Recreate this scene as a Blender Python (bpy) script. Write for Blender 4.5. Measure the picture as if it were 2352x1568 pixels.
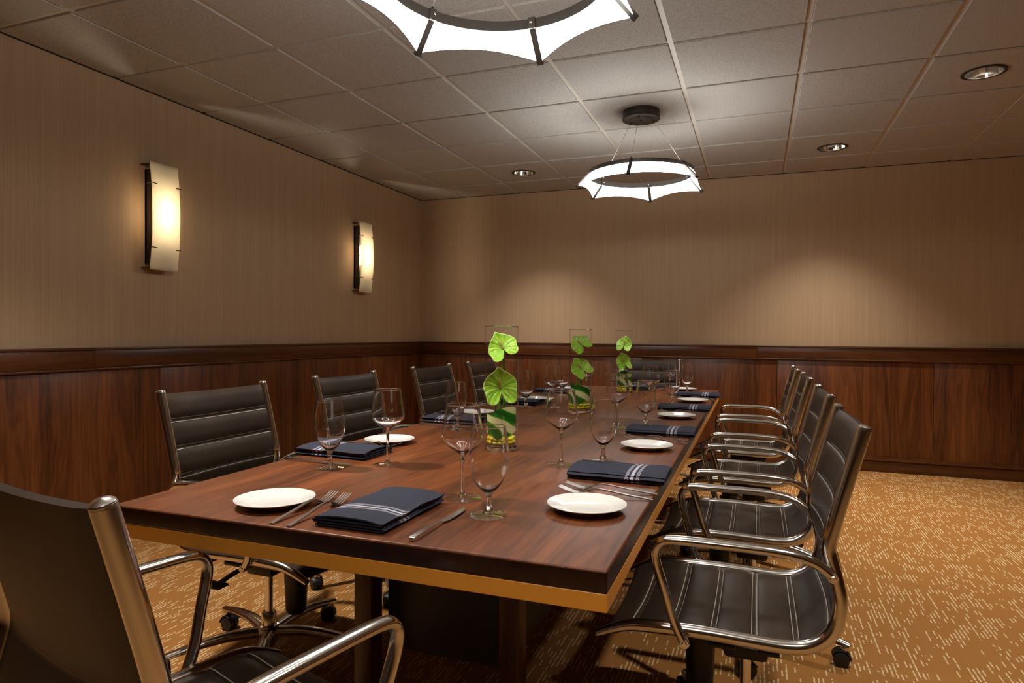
import bpy, bmesh, math, random
from mathutils import Vector, Matrix

random.seed(7)
scn = bpy.context.scene
col = scn.collection
for o in list(bpy.data.objects):
    bpy.data.objects.remove(o, do_unlink=True)

# ------------------------------------------------------------------ camera
CAM_H = 1.13
F_PX, YAW, PITCH, ROLL = 1490.92, 0.36124, -0.01237, 0.00643
_fw = Vector((-math.sin(YAW) * math.cos(PITCH), math.cos(YAW) * math.cos(PITCH), math.sin(PITCH)))
_rt = Vector((math.cos(YAW), math.sin(YAW), 0))
_up = _rt.cross(_fw)
RT = _rt * math.cos(ROLL) + _up * math.sin(ROLL)
UP = _up * math.cos(ROLL) - _rt * math.sin(ROLL)
cam_data = bpy.data.cameras.new('camera')
cam = bpy.data.objects.new('camera', cam_data)
col.objects.link(cam)
cam_data.sensor_width = 36
cam_data.lens = F_PX / 2352 * 36
cam_data.clip_start = 0.02
M = Matrix((RT, UP, -_fw)).transposed().to_4x4()
M.translation = (0, 0, CAM_H)
cam.matrix_world = M
scn.camera = cam

# ------------------------------------------------------------------ world, exposure
world = bpy.data.worlds.new('world')
scn.world = world
world.use_nodes = True
world.node_tree.nodes['Background'].inputs[0].default_value = (0.02, 0.017, 0.014, 1)
world.node_tree.nodes['Background'].inputs[1].default_value = 1.0
vs = scn.view_settings
vs.view_transform = 'Standard'
vs.look = 'None'
vs.gamma = 1
vs.use_curve_mapping = False
vs.exposure = 0.72
scn.cycles.caustics_reflective = False
scn.cycles.blur_glossy = 0.5
WARM = (1.0, 0.91, 0.80)
NEUTRAL = (1.0, 0.93, 0.82)
SPOT_W = 120.0
SHADE_STRENGTH = 14.0


def at(u, v, z):
    """point of the photograph's pixel (u, v) on the horizontal plane at height z"""
    d = _fw + RT * ((u - 1176) / F_PX) - UP * ((v - 784) / F_PX)
    return Vector((0, 0, CAM_H)) + d * ((z - CAM_H) / d.z)


# ------------------------------------------------------------------ materials
def srgb(r, g, b):
    f = lambda c: (c / 255 / 12.92) if c / 255 <= 0.04045 else ((c / 255 + 0.055) / 1.055) ** 2.4
    return (f(r), f(g), f(b), 1)


def new_mat(name):
    m = bpy.data.materials.new(name)
    m.use_nodes = True
    nt = m.node_tree
    nt.nodes.clear()
    out = nt.nodes.new('ShaderNodeOutputMaterial')
    return m, nt, out


def N(nt, kind, **kw):
    n = nt.nodes.new('ShaderNode' + kind)
    for k, v in kw.items():
        setattr(n, k, v)
    return n


def L(nt, a, b):
    nt.links.new(a, b)


def principled(nt, out, base=None, rough=0.5, metal=0.0, spec=0.5, coat=0.0, coat_rough=0.05):
    p = N(nt, 'BsdfPrincipled')
    if base is not None:
        p.inputs['Base Color'].default_value = base
    p.inputs['Roughness'].default_value = rough
    p.inputs['Metallic'].default_value = metal
    p.inputs['Specular IOR Level'].default_value = spec
    p.inputs['Coat Weight'].default_value = coat
    p.inputs['Coat Roughness'].default_value = coat_rough
    L(nt, p.outputs[0], out.inputs[0])
    return p


def bump(nt, p, height, strength=0.3, dist=0.001):
    b = N(nt, 'Bump')
    b.inputs['Strength'].default_value = strength
    b.inputs['Distance'].default_value = dist
    L(nt, height, b.inputs['Height'])
    L(nt, b.outputs[0], p.inputs['Normal'])


def ramp(nt, fac, stops):
    r = N(nt, 'ValToRGB')
    e = r.color_ramp.elements
    while len(e) < len(stops):
        e.new(0.5)
    for k, (pos, c) in enumerate(stops):
        e[k].position = pos
        e[k].color = c
    L(nt, fac, r.inputs[0])
    return r.outputs[0]


def math_node(nt, op, a, b=None, c=None):
    m = N(nt, 'Math', operation=op)
    for k, v in enumerate((a, b, c)):
        if v is None:
            continue
        if isinstance(v, (int, float)):
            m.inputs[k].default_value = v
        else:
            L(nt, v, m.inputs[k])
    return m.outputs[0]


def coords(nt, scale=(1, 1, 1), world_space=True, jitter=False):
    if world_space:
        src = N(nt, 'NewGeometry').outputs['Position']
    else:
        src = N(nt, 'TexCoord').outputs['Object']
    if jitter:
        oi = N(nt, 'ObjectInfo')
        mu = N(nt, 'VectorMath', operation='MULTIPLY_ADD')
        L(nt, oi.outputs['Random'], mu.inputs[0])
        mu.inputs[1].default_value = (17.3, 9.1, 5.7)
        L(nt, src, mu.inputs[2])
        src = mu.outputs[0]
    mp = N(nt, 'Mapping')
    mp.inputs['Scale'].default_value = scale
    L(nt, src, mp.inputs['Vector'])
    return mp.outputs[0]


def simple(name, c, rough=0.5, metal=0.0, spec=0.5, coat=0.0):
    m, nt, out = new_mat(name)
    principled(nt, out, c, rough, metal, spec, coat)
    return m


def wood(name, dark, mid, light, axis, rough=0.25, coat=0.0, freq=14.0, stretch=0.07, jitter=True, spec=0.5, world_space=True, rings=0.055):
    m, nt, out = new_mat(name)
    sc = [freq] * 3
    sc[axis] = freq * stretch
    v = coords(nt, tuple(sc), world_space, jitter)
    n1 = N(nt, 'TexNoise')
    n1.inputs['Scale'].default_value = 1.0
    n1.inputs['Detail'].default_value = 5
    n1.inputs['Roughness'].default_value = 0.6
    n1.inputs['Distortion'].default_value = 0.7
    L(nt, v, n1.inputs['Vector'])
    # growth rings: sine of the warped field
    w = math_node(nt, 'MULTIPLY', n1.outputs[0], 75.0)
    s = math_node(nt, 'SINE', w)
    s = math_node(nt, 'MULTIPLY', s, rings)
    fine = N(nt, 'TexNoise')
    fine.inputs['Scale'].default_value = 9.0
    fine.inputs['Detail'].default_value = 3
    L(nt, v, fine.inputs['Vector'])
    f = math_node(nt, 'ADD', n1.outputs[0], s)
    f2 = math_node(nt, 'MULTIPLY_ADD', fine.outputs[0], 0.35, -0.175)
    f = math_node(nt, 'ADD', f, f2)
    c = ramp(nt, f, [(0.25, dark), (0.5, mid), (0.78, light)])
    p = principled(nt, out, None, rough, 0, spec, coat)
    L(nt, c, p.inputs['Base Color'])
    bump(nt, p, fine.outputs[0], 0.08, 0.0006)
    return m


MAT = {}
MAT['panel'] = wood('cherry_panel', srgb(64, 32, 13), srgb(102, 56, 25), srgb(128, 74, 35), 2, rough=0.36, freq=6, stretch=0.07, rings=.085)
MAT['rail_y'] = wood('cherry_rail_lengthwise', srgb(64, 36, 18), srgb(88, 50, 24), srgb(108, 64, 33), 1, rough=0.3, freq=9, stretch=0.08)
MAT['rail_x'] = wood('cherry_rail_crosswise', srgb(64, 36, 18), srgb(88, 50, 24), srgb(108, 64, 33), 0, rough=0.3, freq=9, stretch=0.08)
MAT['table'] = wood('mahogany_table', srgb(68, 35, 17), srgb(106, 58, 29), srgb(138, 78, 39), 1, rough=0.40, coat=0.0, spec=0.35, freq=7, stretch=0.09, jitter=False)
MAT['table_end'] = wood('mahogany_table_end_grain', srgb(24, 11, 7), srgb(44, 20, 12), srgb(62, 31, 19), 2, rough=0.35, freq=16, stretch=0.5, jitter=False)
MAT['gold'] = wood('amber_edge', srgb(240, 160, 54), srgb(246, 167, 60), srgb(250, 174, 70), 0, rough=0.32, freq=3, stretch=0.15, jitter=False)
MAT['leg_wood'] = wood('table_leg_wood', srgb(50, 24, 12), srgb(72, 36, 18), srgb(92, 50, 26), 2, rough=0.35)
MAT['black'] = simple('black_plastic', (0.012, 0.011, 0.011, 1), 0.42)
MAT['black_panel'] = simple('black_laminate', (0.014, 0.011, 0.009, 1), 0.45)
MAT['steel'] = simple('polished_steel', (0.86, 0.85, 0.84, 1), 0.24, 1.0)
MAT['chrome'] = simple('satin_nickel_tube', (0.70, 0.68, 0.64, 1), 0.17, 1.0)
MAT['bronze'] = simple('dark_bronze', (0.055, 0.046, 0.038, 1), 0.42, 0.6)
MAT['porcelain'] = simple('white_porcelain', (0.86, 0.86, 0.83, 1), 0.12, 0, 0.5, 0.3)
MAT['yellow'] = simple('yellow_pebble', srgb(250, 226, 50), 0.25)
MAT['lime_pebble'] = simple('lime_pebble', srgb(226, 236, 84), 0.25)
MAT['stem_green'] = simple('stem_green', srgb(96, 158, 34), 0.4)
MAT['spadix'] = simple('spadix_tan', srgb(206, 178, 96), 0.55)
MAT['grid_paint'] = simple('ceiling_grid_paint', srgb(204, 198, 188), 0.5)
MAT['sconce_back'] = simple('sconce_bronze', (0.05, 0.038, 0.028, 1), 0.45, 0.5)
MAT['rubber'] = simple('caster_rubber', (0.014, 0.013, 0.013, 1), 0.5)
MAT['cable'] = simple('suspension_wire', (0.5, 0.47, 0.42, 1), 0.3, 1.0)


def m_leather():
    m, nt, out = new_mat('dark_brown_leather')
    v = coords(nt, (1, 1, 1), False)
    n = N(nt, 'TexVoronoi')
    n.inputs['Scale'].default_value = 700
    L(nt, v, n.inputs['Vector'])
    n2 = N(nt, 'TexNoise')
    n2.inputs['Scale'].default_value = 6
    L(nt, v, n2.inputs['Vector'])
    p = principled(nt, out, None, 0.45, 0, 0.35)
    L(nt, ramp(nt, n2.outputs[0], [(0.3, srgb(44, 34, 26)), (0.7, srgb(58, 45, 35))]), p.inputs['Base Color'])
    bump(nt, p, n.outputs[0], 0.12, 0.0004)
    return m


def m_stitch():
    m, nt, out = new_mat('white_dashed_stitching')
    v = coords(nt, (1, 1, 1), False)
    sx = N(nt, 'SeparateXYZ')
    L(nt, v, sx.inputs[0])
    a = math_node(nt, 'MULTIPLY', sx.outputs[0], 1 / 0.0055)
    fr = math_node(nt, 'FRACT', a)
    g = math_node(nt, 'GREATER_THAN', fr, 0.28)
    p = principled(nt, out, None, 0.7)
    L(nt, ramp(nt, g, [(0.0, srgb(44, 36, 30)), (1.0, srgb(206, 196, 180))]), p.inputs['Base Color'])
    return m


def m_wallpaper():
    m, nt, out = new_mat('tan_strie_wallcovering')
    v = coords(nt, (260, 260, 1.3))
    n = N(nt, 'TexNoise')
    n.inputs['Scale'].default_value = 1
    n.inputs['Detail'].default_value = 3
    L(nt, v, n.inputs['Vector'])
    v2 = coords(nt, (22, 22, 0.3))
    n2 = N(nt, 'TexNoise')
    n2.inputs['Scale'].default_value = 1
    L(nt, v2, n2.inputs['Vector'])
    f = math_node(nt, 'MULTIPLY_ADD', n2.outputs[0], 0.25, math_node(nt, 'MULTIPLY', n.outputs[0], 0.75))
    p = principled(nt, out, None, 0.62, 0, 0.3)
    L(nt, ramp(nt, f, [(0.3, srgb(177, 149, 118)), (0.7, srgb(194, 166, 134))]), p.inputs['Base Color'])
    bump(nt, p, n.outputs[0], 0.15, 0.0006)
    return m


def m_tile():
    m, nt, out = new_mat('mineral_fibre_tile')
    v = coords(nt, (1, 1, 1), True, True)
    n = N(nt, 'TexNoise')
    n.inputs['Scale'].default_value = 140
    n.inputs['Detail'].default_value = 4
    n.inputs['Roughness'].default_value = 0.75
    L(nt, v, n.inputs['Vector'])
    p = principled(nt, out, None, 0.9, 0, 0.15)
    L(nt, ramp(nt, n.outputs[0], [(0.35, srgb(162, 159, 154)), (0.6, srgb(194, 191, 186))]), p.inputs['Base Color'])
    bump(nt, p, n.outputs[0], 0.5, 0.002)
    return m


def m_carpet():
    m, nt, out = new_mat('amber_carpet_with_cream_dashes')
    pos = N(nt, 'NewGeometry').outputs['Position']
    sx = N(nt, 'SeparateXYZ')
    L(nt, pos, sx.inputs[0])
    wn0 = N(nt, 'TexNoise')
    wn0.inputs['Scale'].default_value = 60
    L(nt, pos, wn0.inputs['Vector'])
    wob = math_node(nt, 'MULTIPLY_ADD', wn0.outputs[0], 0.3, -0.15)
    row = math_node(nt, 'ADD', math_node(nt, 'MULTIPLY', sx.outputs[0], 1 / 0.0138), wob)
    rid = math_node(nt, 'FLOOR', row)
    rfr = math_node(nt, 'FRACT', row)
    w1 = N(nt, 'TexWhiteNoise', noise_dimensions='1D')
    L(nt, rid, w1.inputs['W'])
    yy = math_node(nt, 'MULTIPLY_ADD', sx.outputs[1], 1 / 0.046, math_node(nt, 'MULTIPLY', w1.outputs[0], 31.0))
    cid = math_node(nt, 'FLOOR', yy)
    cfr = math_node(nt, 'FRACT', yy)
    cmb = N(nt, 'CombineXYZ')
    L(nt, rid, cmb.inputs[0])
    L(nt, cid, cmb.inputs[1])
    w2 = N(nt, 'TexWhiteNoise', noise_dimensions='2D')
    L(nt, cmb.outputs[0], w2.inputs['Vector'])
    big = N(nt, 'TexNoise')
    big.inputs['Scale'].default_value = 9.0
    big.inputs['Detail'].default_value = 2
    L(nt, pos, big.inputs['Vector'])
    thr = math_node(nt, 'MULTIPLY_ADD', big.outputs[0], -2.2, 1.72)
    on = math_node(nt, 'GREATER_THAN', w2.outputs[0], thr)
    inrow = math_node(nt, 'MULTIPLY', math_node(nt, 'GREATER_THAN', rfr, 0.32), math_node(nt, 'LESS_THAN', rfr, 0.68))
    incell = math_node(nt, 'MULTIPLY', math_node(nt, 'GREATER_THAN', cfr, 0.04), math_node(nt, 'LESS_THAN', cfr, 0.93))
    mask = math_node(nt, 'MULTIPLY', on, math_node(nt, 'MULTIPLY', inrow, incell))
    fib = N(nt, 'TexNoise')
    fib.inputs['Scale'].default_value = 420
    fib.inputs['Detail'].default_value = 2
    L(nt, pos, fib.inputs['Vector'])
    basec = ramp(nt, fib.outputs[0], [(0.3, srgb(148, 98, 48)), (0.7, srgb(184, 132, 74))])
    mx = N(nt, 'Mix', data_type='RGBA')
    L(nt, mask, mx.inputs[0])
    L(nt, basec, mx.inputs[6])
    mx.inputs[7].default_value = srgb(224, 198, 154)
    p = principled(nt, out, None, 0.95, 0, 0.1)
    L(nt, mx.outputs[2], p.inputs['Base Color'])
    bump(nt, p, fib.outputs[0], 0.6, 0.003)
    return m


def m_thin_glass(name, tint=(0.985, 0.985, 0.985, 1), base=0.05, edge=0.9, power=3.5):
    """thin clear glass wall: see-through with reflection that grows towards grazing angles"""
    m, nt, out = new_mat(name)
    tr = N(nt, 'BsdfTransparent')
    tr.inputs[0].default_value = tint
    gl = N(nt, 'BsdfGlossy')
    gl.inputs['Roughness'].default_value = 0.02
    gl.inputs[0].default_value = (1, 1, 1, 1)
    lw = N(nt, 'LayerWeight')
    lw.inputs[0].default_value = 0.5
    f = math_node(nt, 'POWER', lw.outputs['Facing'], power)
    f = math_node(nt, 'MULTIPLY_ADD', f, edge - base, base)
    mx = N(nt, 'MixShader')
    L(nt, f, mx.inputs[0])
    L(nt, tr.outputs[0], mx.inputs[1])
    L(nt, gl.outputs[0], mx.inputs[2])
    L(nt, mx.outputs[0], out.inputs[0])
    return m


def m_solid_glass():
    m, nt, out = new_mat('solid_clear_glass')
    g = N(nt, 'BsdfGlass')
    g.inputs['IOR'].default_value = 1.48
    g.inputs['Roughness'].default_value = 0.0
    L(nt, g.outputs[0], out.inputs[0])
    return m


def m_shade():
    m, nt, out = new_mat('lit_white_fabric_shade')
    e = N(nt, 'Emission')
    e.inputs[0].default_value = (1.0, 0.98, 0.93, 1)
    e.inputs[1].default_value = SHADE_STRENGTH
    d = N(nt, 'BsdfDiffuse')
    d.inputs[0].default_value = (0.8, 0.8, 0.78, 1)
    a = N(nt, 'AddShader')
    L(nt, e.outputs[0], a.inputs[0])
    L(nt, d.outputs[0], a.inputs[1])
    L(nt, a.outputs[0], out.inputs[0])
    return m


def m_emit(name, c, s):
    m, nt, out = new_mat(name)
    e = N(nt, 'Emission')
    e.inputs[0].default_value = c
    e.inputs[1].default_value = s
    L(nt, e.outputs[0], out.inputs[0])
    return m


def m_sconce_glass():
    m, nt, out = new_mat('frosted_amber_glass')
    t = N(nt, 'BsdfTranslucent')
    t.inputs[0].default_value = (0.95, 0.88, 0.74, 1)
    d = N(nt, 'BsdfDiffuse')
    d.inputs[0].default_value = (0.88, 0.80, 0.66, 1)
    mx = N(nt, 'MixShader')
    mx.inputs[0].default_value = 0.35
    L(nt, t.outputs[0], mx.inputs[1])
    L(nt, d.outputs[0], mx.inputs[2])
    L(nt, mx.outputs[0], out.inputs[0])
    return m


def m_napkin():
    m, nt, out = new_mat('navy_napkin_with_grey_stripes')
    v = coords(nt, (1, 1, 1), False)
    sx = N(nt, 'SeparateXYZ')
    L(nt, v, sx.inputs[0])
    y = sx.outputs[1]
    lines = None
    for c, w in ((-0.047, 0.0042), (-0.0615, 0.0007), (-0.0585, 0.0007), (-0.0645, 0.0007), (-0.0355, 0.0007), (-0.0325, 0.0007), (-0.0295, 0.0007)):
        d = math_node(nt, 'ABSOLUTE', math_node(nt, 'SUBTRACT', y, c))
        s = math_node(nt, 'LESS_THAN', d, w)
        lines = s if lines is None else math_node(nt, 'MAXIMUM', lines, s)
    wv = N(nt, 'TexNoise')
    wv.inputs['Scale'].default_value = 700
    L(nt, v, wv.inputs['Vector'])
    b = ramp(nt, wv.outputs[0], [(0.3, srgb(42, 44, 56)), (0.7, srgb(62, 64, 78))])
    mx = N(nt, 'Mix', data_type='RGBA')
    L(nt, lines, mx.inputs[0])
    L(nt, b, mx.inputs[6])
    mx.inputs[7].default_value = srgb(176, 174, 188)
    p = principled(nt, out, None, 0.9, 0, 0.2)
    L(nt, mx.outputs[2], p.inputs['Base Color'])
    bump(nt, p, wv.outputs[0], 0.3, 0.0006)
    return m


def m_spathe():
    m, nt, out = new_mat('green_anthurium_spathe')
    v = coords(nt, (1, 1, 1), False)
    n = N(nt, 'TexNoise')
    n.inputs['Scale'].default_value = 40
    n.inputs['Detail'].default_value = 2
    L(nt, v, n.inputs['Vector'])
    p = principled(nt, out, None, 0.25, 0, 0.5)
    rd = N(nt, 'Attribute', attribute_name='rim_distance')
    va = N(nt, 'Attribute', attribute_name='vein_angle')
    w = math_node(nt, 'MULTIPLY_ADD', rd.outputs['Fac'], -3.0, math_node(nt, 'MULTIPLY', va.outputs['Fac'], 9.0))
    vein = math_node(nt, 'POWER', math_node(nt, 'ABSOLUTE', math_node(nt, 'SINE', w)), 0.5)
    c1 = ramp(nt, n.outputs[0], [(0.3, srgb(146, 216, 36)), (0.7, srgb(188, 240, 74))])
    rimf = math_node(nt, 'GREATER_THAN', rd.outputs['Fac'], 0.955)
    mx = N(nt, 'Mix', data_type='RGBA')
    L(nt, rimf, mx.inputs[0])
    L(nt, c1, mx.inputs[6])
    mx.inputs[7].default_value = srgb(206, 238, 130)
    mv = N(nt, 'Mix', data_type='RGBA')
    L(nt, math_node(nt, 'MULTIPLY_ADD', vein, -0.45, 0.45), mv.inputs[0])
    L(nt, mx.outputs[2], mv.inputs[6])
    mv.inputs[7].default_value = srgb(208, 236, 124)
    L(nt, mv.outputs[2], p.inputs['Base Color'])
    bump(nt, p, math_node(nt, 'ADD', vein, n.outputs[0]), 0.5, 0.003)
    return m


def m_variegated():
    m, nt, out = new_mat('variegated_ti_leaf')
    v = coords(nt, (1, 1, 1), False)
    sx = N(nt, 'SeparateXYZ')
    L(nt, v, sx.inputs[0])
    n = N(nt, 'TexNoise')
    n.inputs['Scale'].default_value = 14
    L(nt, v, n.inputs['Vector'])
    n.inputs['Detail'].default_value = 0
    ang = math_node(nt, 'ARCTAN2', sx.outputs[1], sx.outputs[0])
    a = math_node(nt, 'MULTIPLY', ang, 1.6)
    z = math_node(nt, 'MULTIPLY_ADD', sx.outputs[2], 95.0, a)
    z = math_node(nt, 'MULTIPLY_ADD', n.outputs[0], 3.0, z)
    s = math_node(nt, 'SINE', z)
    p = principled(nt, out, None, 0.3)
    L(nt, ramp(nt, math_node(nt, 'MULTIPLY_ADD', s, 0.5, 0.5), [(0.0, srgb(22, 104, 16)), (0.56, srgb(44, 150, 26)), (0.64, srgb(232, 236, 150)), (1.0, srgb(244, 246, 190))]), p.inputs['Base Color'])
    return m


MAT['leather'] = m_leather()
MAT['stitch'] = m_stitch()
MAT['wallpaper'] = m_wallpaper()
MAT['tile'] = m_tile()
MAT['carpet'] = m_carpet()
MAT['bowl_glass'] = m_thin_glass('thin_clear_glass', base=0.07, edge=0.95, power=2.6)
MAT['vase_glass'] = m_thin_glass('vase_clear_glass', (0.995, 0.998, 0.993, 1), 0.035, 0.95, 3.6)
MAT['water'] = m_thin_glass('clear_water', (0.998, 0.998, 0.995, 1), 0.006, 0.2, 6.0)
MAT['solid_glass'] = m_solid_glass()
MAT['shade'] = m_shade()
MAT['sconce_glass'] = m_sconce_glass()
MAT['sconce_bulb'] = m_emit('sconce_bulb_glow', (1.0, 0.84, 0.60, 1), 110)
MAT['downlight_lamp'] = m_emit('downlight_lamp_glow', (1.0, 0.88, 0.72, 1), 14)
MAT['reflector'] = simple('specular_reflector', (0.82, 0.8, 0.76, 1), 0.12, 1.0)
MAT['napkin'] = m_napkin()
MAT['spathe'] = m_spathe()
MAT['variegated'] = m_variegated()


# ------------------------------------------------------------------ mesh helpers
def mesh_obj(name, verts, faces, mat, parent=None, smooth=True, sharp=35):
    me = bpy.data.meshes.new(name)
    me.from_pydata([tuple(v) for v in verts], [], faces)
    return finish(name, me, mat, parent, smooth, sharp)


def finish(name, me, mat, parent=None, smooth=True, sharp=35):
    me.materials.append(MAT[mat] if isinstance(mat, str) else mat)
    bm = bmesh.new()
    bm.from_mesh(me)
    bmesh.ops.recalc_face_normals(bm, faces=bm.faces)
    bm.to_mesh(me)
    bm.free()
    if smooth:
        me.polygons.foreach_set('use_smooth', [True] * len(me.polygons))
        me.set_sharp_from_angle(angle=math.radians(sharp))
    o = bpy.data.objects.new(name, me)
    col.objects.link(o)
    if parent is not None:
        o.parent = parent
    return o


def bm_obj(name, bm, mat, parent=None, smooth=True, sharp=35):
    me = bpy.data.meshes.new(name)
    bm.to_mesh(me)
    bm.free()
    return finish(name, me, mat, parent, smooth, sharp)


def bm_box(bm, x0, x1, y0, y1, z0, z1, bev=0.0, seg=2):
    r = bmesh.ops.create_cube(bm, size=1)
    vs_ = r['verts']
    for v in vs_:
        v.co = Vector((x0 + (v.co.x + .5) * (x1 - x0), y0 + (v.co.y + .5) * (y1 - y0), z0 + (v.co.z + .5) * (z1 - z0)))
    if bev > 0:
        es = list({e for v in vs_ for e in v.link_edges})
        bmesh.ops.bevel(bm, geom=es, offset=bev, segments=seg, affect='EDGES', profile=0.5)


def box(name, x0, x1, y0, y1, z0, z1, mat, parent=None, bev=0.0, seg=2):
    bm = bmesh.new()
    bm_box(bm, x0, x1, y0, y1, z0, z1, bev, seg)
    return bm_obj(name, bm, mat, parent)


def catmull(pts, n=6):
    pts = [Vector(p) for p in pts]
    out = []
    for i in range(len(pts) - 1):
        p0 = pts[max(i - 1, 0)]
        p1, p2 = pts[i], pts[i + 1]
        p3 = pts[min(i + 2, len(pts) - 1)]
        for k in range(n):
            t = k / n
            out.append(0.5 * ((2 * p1) + (p2 - p0) * t + (2 * p0 - 5 * p1 + 4 * p2 - p3) * t * t + (3 * p1 - p0 - 3 * p2 + p3) * t ** 3))
    out.append(pts[-1])
    return out


def sweep(path, rad, seg=14, ref=Vector((1, 0, 0)), cap=True, verts=None, faces=None):
    """tube along a path; rad is a number, or a list of (along ref, across ref) radii"""
    V = [] if verts is None else verts
    Fc = [] if faces is None else faces
    base = len(V)
    n = len(path)
    for i, p in enumerate(path):
        t = (path[min(i + 1, n - 1)] - path[max(i - 1, 0)]).normalized()
        a = ref - t * ref.dot(t)
        if a.length < 1e-5:
            a = Vector((0, 1, 0)) - t * t.y
        a.normalize()
        b = t.cross(a)
        r = rad[i] if isinstance(rad, list) else rad
        ra, rb = r if isinstance(r, tuple) else (r, r)
        for k in range(seg):
            th = 2 * math.pi * k / seg
            V.append(p + a * (ra * math.cos(th)) + b * (rb * math.sin(th)))
    for i in range(n - 1):
        for k in range(seg):
            k2 = (k + 1) % seg
            Fc.append((base + i * seg + k, base + i * seg + k2, base + (i + 1) * seg + k2, base + (i + 1) * seg + k))
    if cap:
        Fc.append(tuple(base + k for k in range(seg))[::-1])
        Fc.append(tuple(base + (n - 1) * seg + k for k in range(seg)))
    return V, Fc


def lathe(profile, seg=32, close_top=False, close_bottom=False):
    V, Fc = [], []
    for r, z in profile:
        for k in range(seg):
            th = 2 * math.pi * k / seg
            V.append((r * math.cos(th), r * math.sin(th), z))
    n = len(profile)
    for i in range(n - 1):
        for k in range(seg):
            k2 = (k + 1) % seg
            Fc.append((i * seg + k, i * seg + k2, (i + 1) * seg + k2, (i + 1) * seg + k))
    if close_bottom:
        Fc.append(tuple(range(seg))[::-1])
    if close_top:
        Fc.append(tuple((n - 1) * seg + k for k in range(seg)))
    return V, Fc


def empty(name, loc, rz=0.0, label=None, cat=None, group=None):
    o = bpy.data.objects.new(name, None)
    o.empty_display_size = 0.1
    col.objects.link(o)
    o.location = loc
    o.rotation_euler = (0, 0, rz)
    tag(o, label, cat, group)
    return o


def tag(o, label=None, cat=None, group=None, kind=None):
    if label:
        o['label'] = label
    if cat:
        o['category'] = cat
    if group:
        o['group'] = group
    if kind:
        o['kind'] = kind
    return o


def copy_tree(o, parent=None):
    c = o.copy()
    col.objects.link(c)
    if parent is not None:
        c.parent = parent
    for ch in list(o.children):
        copy_tree(ch, c)
    return c


# ------------------------------------------------------------------ the room
XL, XR, YB, YF, HC = -3.36, 3.30, 6.13, -4.40, 2.542
T = 0.6096
GX0, GY0 = -3.4555, 3.2170          # one crossing of the ceiling grid

tag(box('floor', XL - .1, XR + .1, YF - .1, YB + .1, -0.1, 0, 'carpet'), 'amber carpet with short cream dashes', kind='structure')

RAIL_T, RAIL_B, BASE_T = 1.040, 0.918, 0.125


def make_wall(side, along, fixed, a0, a1, sign, joints, rail_mat, rail_joints):
    """wall with wallcovering above, wooden panels, rail and baseboard below"""
    def bx(name, a, b, d0, d1, z0, z1, mat, parent=None, bev=0.0):
        lo, hi = sorted((fixed + sign * d0, fixed + sign * d1))
        if along == 'y':
            return box(name, lo, hi, a, b, z0, z1, mat, parent, bev)
        return box(name, a, b, lo, hi, z0, z1, mat, parent, bev)
    w = bx('wall_' + side, a0, a1, -0.12, 0.0, 0, HC + .02, 'wallpaper')
    tag(w, 'tan wallcovered wall above wooden wainscot, %s side of the room' % side, kind='structure')
    js = [a0] + joints + [a1]
    for k in range(len(js) - 1):
        bx('wainscot_panel', js[k] + .0015, js[k + 1] - .0015, 0.0, 0.016, BASE_T - .01, RAIL_B + .01, 'panel', w, 0.0012)
    r = bx('trim_' + {'left': '1', 'back': '2', 'right': '3', 'front': '4'}[side], a0, a1, 0.0, 0.012, RAIL_B + .005, RAIL_T - .005, rail_mat)
    tag(r, 'dark wooden chair rail along the %s wall' % side, kind='structure')
    rj = [a0] + rail_joints + [a1]
    for k in range(len(rj) - 1):
        a, b = rj[k] + .0006, rj[k + 1] - .0006
        bx('rail_board', a, b, 0.0, 0.030, RAIL_B + .012, RAIL_T - .012, rail_mat, r, 0.002)
        bx('rail_cap', a, b, 0.0, 0.040, RAIL_T - .014, RAIL_T, rail_mat, r, 0.003)
        bx('rail_bead', a, b, 0.0, 0.038, RAIL_B, RAIL_B + .012, rail_mat, r, 0.004)
    bb = bx('baseboard_' + side, a0, a1, 0.0, 0.022, 0, BASE_T - .03, rail_mat, None, 0.002)
    tag(bb, 'dark wooden baseboard along the %s wall' % side, kind='structure')
    bx('baseboard_cap', a0, a1, 0.0, 0.034, BASE_T - .032, BASE_T - .012, rail_mat, bb, 0.006)
    bx('baseboard_lip', a0, a1, 0.0, 0.026, BASE_T - .013, BASE_T, rail_mat, bb, 0.004)
    # ceiling wall-angle, coloured dark to stand for its shadow gap
    bx('shaded_ceiling_angle', a0, a1, 0.0, 0.004, HC - .010, HC, 'bronze', w)
    return w


make_wall('left', 'y', XL, YF, YB, 1, [-3.47, -2.41, -1.35, -.29, .77, 1.83, 2.89, 3.95, 5.01], 'rail_y', [0.3, 2.47])
make_wall('back', 'x', YB, XL, XR, -1, [-2.19, -1.01, .165, 1.34, 2.52], 'rail_x', [0.0])
make_wall('right', 'y', XR, YF, YB, -1, [-3.8, -2.6, -1.4, -.2, 1.0, 2.2, 3.4, 4.6], 'rail_y', [1.5])
make_wall('front', 'x', YF, XL, XR, 1, [-2.2, -1.0, .2, 1.4, 2.6], 'rail_x', [0.0])

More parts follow.
